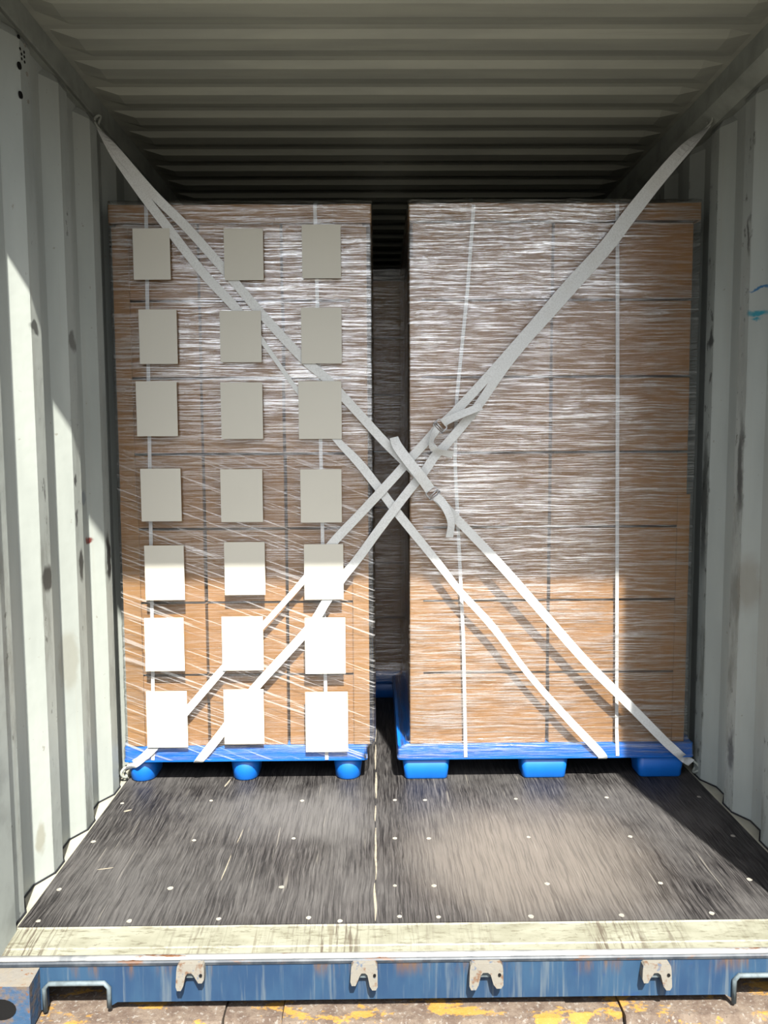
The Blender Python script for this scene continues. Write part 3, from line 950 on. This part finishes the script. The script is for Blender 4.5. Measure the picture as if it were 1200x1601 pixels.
# ------------------------------------------------------------------ paper labels
LAB = [(-1.039,2.156,-.901,1.968),(-.699,2.155,-.552,1.965),(-.407,2.169,-.261,1.971),(-1.026,1.858,-.883,1.655),(-.721,1.852,-.565,1.66),(-.414,1.863,-.261,1.654),(-1.045,1.59,-.89,1.382),(-.724,1.584,-.565,1.37),(-.428,1.588,-.264,1.368),(-1.038,1.258,-.884,1.055),(-.732,1.254,-.571,1.05),(-.425,1.252,-.267,1.046),(-1.032,.961,-.88,.747),(-.724,.972,-.567,.765),(-.415,.962,-.263,.745),(-1.041,.677,-.888,.465),(-.74,.68,-.579,.465),(-.416,.673,-.258,.449),(-1.043,.384,-.883,.157),(-.739,.389,-.582,.168),(-.418,.376,-.251,.133)]
RN = ['top row','second row from the top','third row from the top','fourth row from the top','third row from the bottom','second row from the bottom','bottom row']
for i, (x0, z1, x1, z0) in enumerate(LAB):
    bm = bmesh.new()
    n = 6
    F, Bk = [], []
    for a in range(n+1):
        for b in range(n+1):
            u, v = a/n, b/n
            e = min(u, 1-u, v, 1-v)
            y = .911 + .0006*noise.noise((u*2+i, v*2, 5))
            F.append(bm.verts.new((x0+(x1-x0)*u, y, z0+(z1-z0)*v)))
    for v_ in list(F): Bk.append(bm.verts.new((v_.co.x, v_.co.y+.0006, v_.co.z)))
    for a in range(n):
        for b in range(n):
            q = [a*(n+1)+b, (a+1)*(n+1)+b, (a+1)*(n+1)+b+1, a*(n+1)+b+1]
            bm.faces.new([F[j] for j in q]); bm.faces.new([Bk[j] for j in q[::-1]])
    rim = [a*(n+1) for a in range(n+1)] + [n*(n+1)+b for b in range(1, n+1)] + [a*(n+1)+n for a in range(n-1, -1, -1)] + [b for b in range(n-1, 0, -1)]
    for j in range(len(rim)):
        p, q = rim[j], rim[(j+1) % len(rim)]
        bm.faces.new((F[p], Bk[p], Bk[q], F[q]))
    tag(obj('paper_label', bm, M_PAPER), 'blank beige paper label, %s, %s of three, on left load' % (RN[i//3], ('leftmost','middle','rightmost')[i % 3]), 'label', 'blank paper labels on the left load')

# ------------------------------------------------------------------ lashing straps
WW = .034
def strap_part(parent, pts, normals=None, width=WW, n=6):
    bm = bmesh.new()
    ribbon(bm, pts, width, .0018, normals, n)
    return obj('webbing', bm, M_WEB, parent)
def buckle(parent, c, ang, w=.046, h=.034):
    """wire buckle: rounded rectangular ring with a middle bar; ang = direction of the strap in the XZ plane"""
    bm = bmesh.new()
    ca, sa = math.cos(ang), math.sin(ang)
    def P(u, v, y=0): return (c[0]+u*ca-v*sa, c[1]+y, c[2]+u*sa+v*ca)
    pts = [P(x, y) for x, y in rrect(0, 0, h/2, w/2, .007, 4)]
    tube(bm, pts, .0026, 8, True)
    tube(bm, [P(.002,-w/2), P(.002,w/2)], .0026, 8)
    tube(bm, [P(h*.30,-w/2-.003,-.006), P(h*.30,w/2+.003,-.006)], .0024, 8)
    o = obj('buckle', bm, M_STEEL, parent, True)
    tag(o, 'bright steel wire buckle')
    return o

S1 = thing('lashing_strap', 'white lashing strap hooked at upper left, its two bands running down to the right', 'strap', 'crossed lashing straps')
S2 = thing('lashing_strap', 'white lashing strap hooked at upper right, its two bands running down to the left', 'strap', 'crossed lashing straps')
tl = tuple(RING_TL + Vector((.003,-.004,-.024))); tr_ = tuple(RING_TR + Vector((-.003,-.004,-.024)))
side_n = (.72,-.70,0); fr = (0,-1,0)
# strap 1, upper band (carries the buckle)
strap_part(S1, [tl, (-1.084,.915,2.429), (-.958,.910,2.281), (-.837,.9165,2.16), (-.704,.919,2.009), (-.563,.919,1.841), (-.412,.919,1.677), (-.321,.919,1.597), (-.190,.906,1.455), (-.103,.885,1.358), (.019,.880,1.235), (.071,.872,1.173)],
           [(.9,-.3,.4),(.35,-.9,.2)]+[fr]*10)
strap_part(S1, [(.093,.874,1.147),(.176,.882,1.058),(.337,.885,.888),(.512,.887,.689),(.68,.89,.498),(.846,.895,.33),(1.00,.913,.172),(1.04,.9165,.134),(1.075,.920,.102),(1.105,.945,.075),(1.135,.955,.055)],
           [fr]*8+[(-.1,-.9,-.3),(-.3,-.8,.5),(-.6,-.7,.2)])
# strap 1, lower band, twisted edge-on for a stretch
strap_part(S1, [(tl[0]+.004, tl[1]-.006, tl[2]-.004), (-1.085,.912,2.407), (-.994,.908,2.275), (-.909,.9145,2.161), (-.786,.917,2.0), (-.664,.917,1.867), (-.565,.918,1.743), (-.50,.918,1.65), (-.431,.918,1.552), (-.287,.918,1.369), (-.201,.914,1.277), (-.111,.902,1.162), (-.042,.900,1.07), (.108,.900,.882), (.19,.90,.776), (.318,.90,.634), (.448,.903,.459), (.591,.908,.291), (.748,.9165,.12), (.765,.928,.088), (.768,.97,.080)],
           [(.9,-.3,.4),(.35,-.9,.2),fr,fr,fr,fr,fr,fr,fr,fr,fr,fr,fr,fr,fr,fr,fr,fr,(0,-.9,-.4),(0,-.4,-.9),(0,0,-1)],
           [WW]*6+[.020,.016,.018,.026]+[WW]*3+[.03,.026,.028,.024,.028,WW,WW,WW])
buckle(S1, (.082,.868,1.160), math.atan2(-.112,.097))
strap_part(S1, [(-.066,.868,1.372), (-.052,.862,1.338), (-.016,.858,1.288), (.036,.860,1.222), (.071,.867,1.174)], [(.5,-.8,.3),(.3,-1,.2),(.2,-1,.2),(0,-1,.1),fr], .040)
strap_part(S1, [(.093,.867,1.147), (.115,.860,1.128), (.137,.852,1.090), (.150,.850,1.045), (.144,.855,.992)], [fr,(0,-1,.3),(.3,-1,.2),(.5,-.9,0),(.4,-.9,-.2)], .032)
# strap 2, upper band with the buckle
strap_part(S2, [tr_, (1.015,.905,2.435), (.914,.897,2.324), (.809,.894,2.197), (.723,.892,2.083), (.59,.89,1.94), (.479,.89,1.811), (.311,.89,1.621), (.175,.888,1.475), (.122,.880,1.425)],
           [(-.9,-.3,.4),(-.35,-.9,.2)]+[fr]*8)
strap_part(S2, [(.0975,.880,1.4025), (.07,.886,1.370), (0,.889,1.294), (-.054,.889,1.233), (-.123,.890,1.158), (-.203,.908,1.072), (-.306,.918,.963), (-.425,.918,.813), (-.577,.9185,.645), (-.738,.9185,.472), (-.881,.9185,.308), (-1.021,.919,.154), (-1.070,.9195,.108), (-1.105,.930,.082), (-1.135,.950,.055)],
           [fr]*10+[fr,fr,(.2,-.9,-.3),(.4,-.8,.3),(.7,-.7,.1)],
           [WW]*7+[.024,.022,.028,.03,.032,WW,WW,.03])
# strap 2, lower band
strap_part(S2, [(tr_[0]-.004, tr_[1]-.006, tr_[2]-.006), (1.028,.903,2.432), (.932,.895,2.322), (.829,.892,2.190), (.74,.8905,2.072), (.61,.8885,1.928), (.497,.8885,1.802), (.434,.8885,1.733), (.345,.8885,1.621), (.244,.889,1.475), (.141,.8895,1.352), (.093,.89,1.303), (.051,.89,1.242), (-.018,.8895,1.157), (-.075,.890,1.083), (-.134,.894,1.005), (-.204,.912,.907), (-.265,.9165,.832), (-.331,.917,.736), (-.407,.917,.622), (-.62,.917,.388), (-.744,.9175,.221), (-.828,.9185,.116), (-.850,.930,.088), (-.855,.97,.080)],
           [(-.9,-.3,.4),(-.35,-.9,.2)]+[fr]*20+[(0,-.9,-.4),(0,-.4,-.9),(0,0,-1)])
buckle(S2, (.110,.876,1.414), math.atan2(-.06,-.065))
strap_part(S2, [(.121,.875,1.424), (.132,.868,1.432), (.155,.858,1.443), (.200,.848,1.462), (.262,.846,1.486)], [fr,(0,-1,.2),(-.1,-1,.4),(0,-1,.5),(.1,-.9,.4)], .030)
strap_part(S2, [(.0975,.873,1.4025), (.082,.860,1.378), (.076,.852,1.345), (.095,.856,1.322), (.130,.868,1.312), (.160,.880,1.306)], [(.3,-.9,.3),(.7,-.7,0),(.6,-.6,-.5),(0,-.6,-.8),(-.1,-.8,-.5),(0,-1,-.3)], .028)
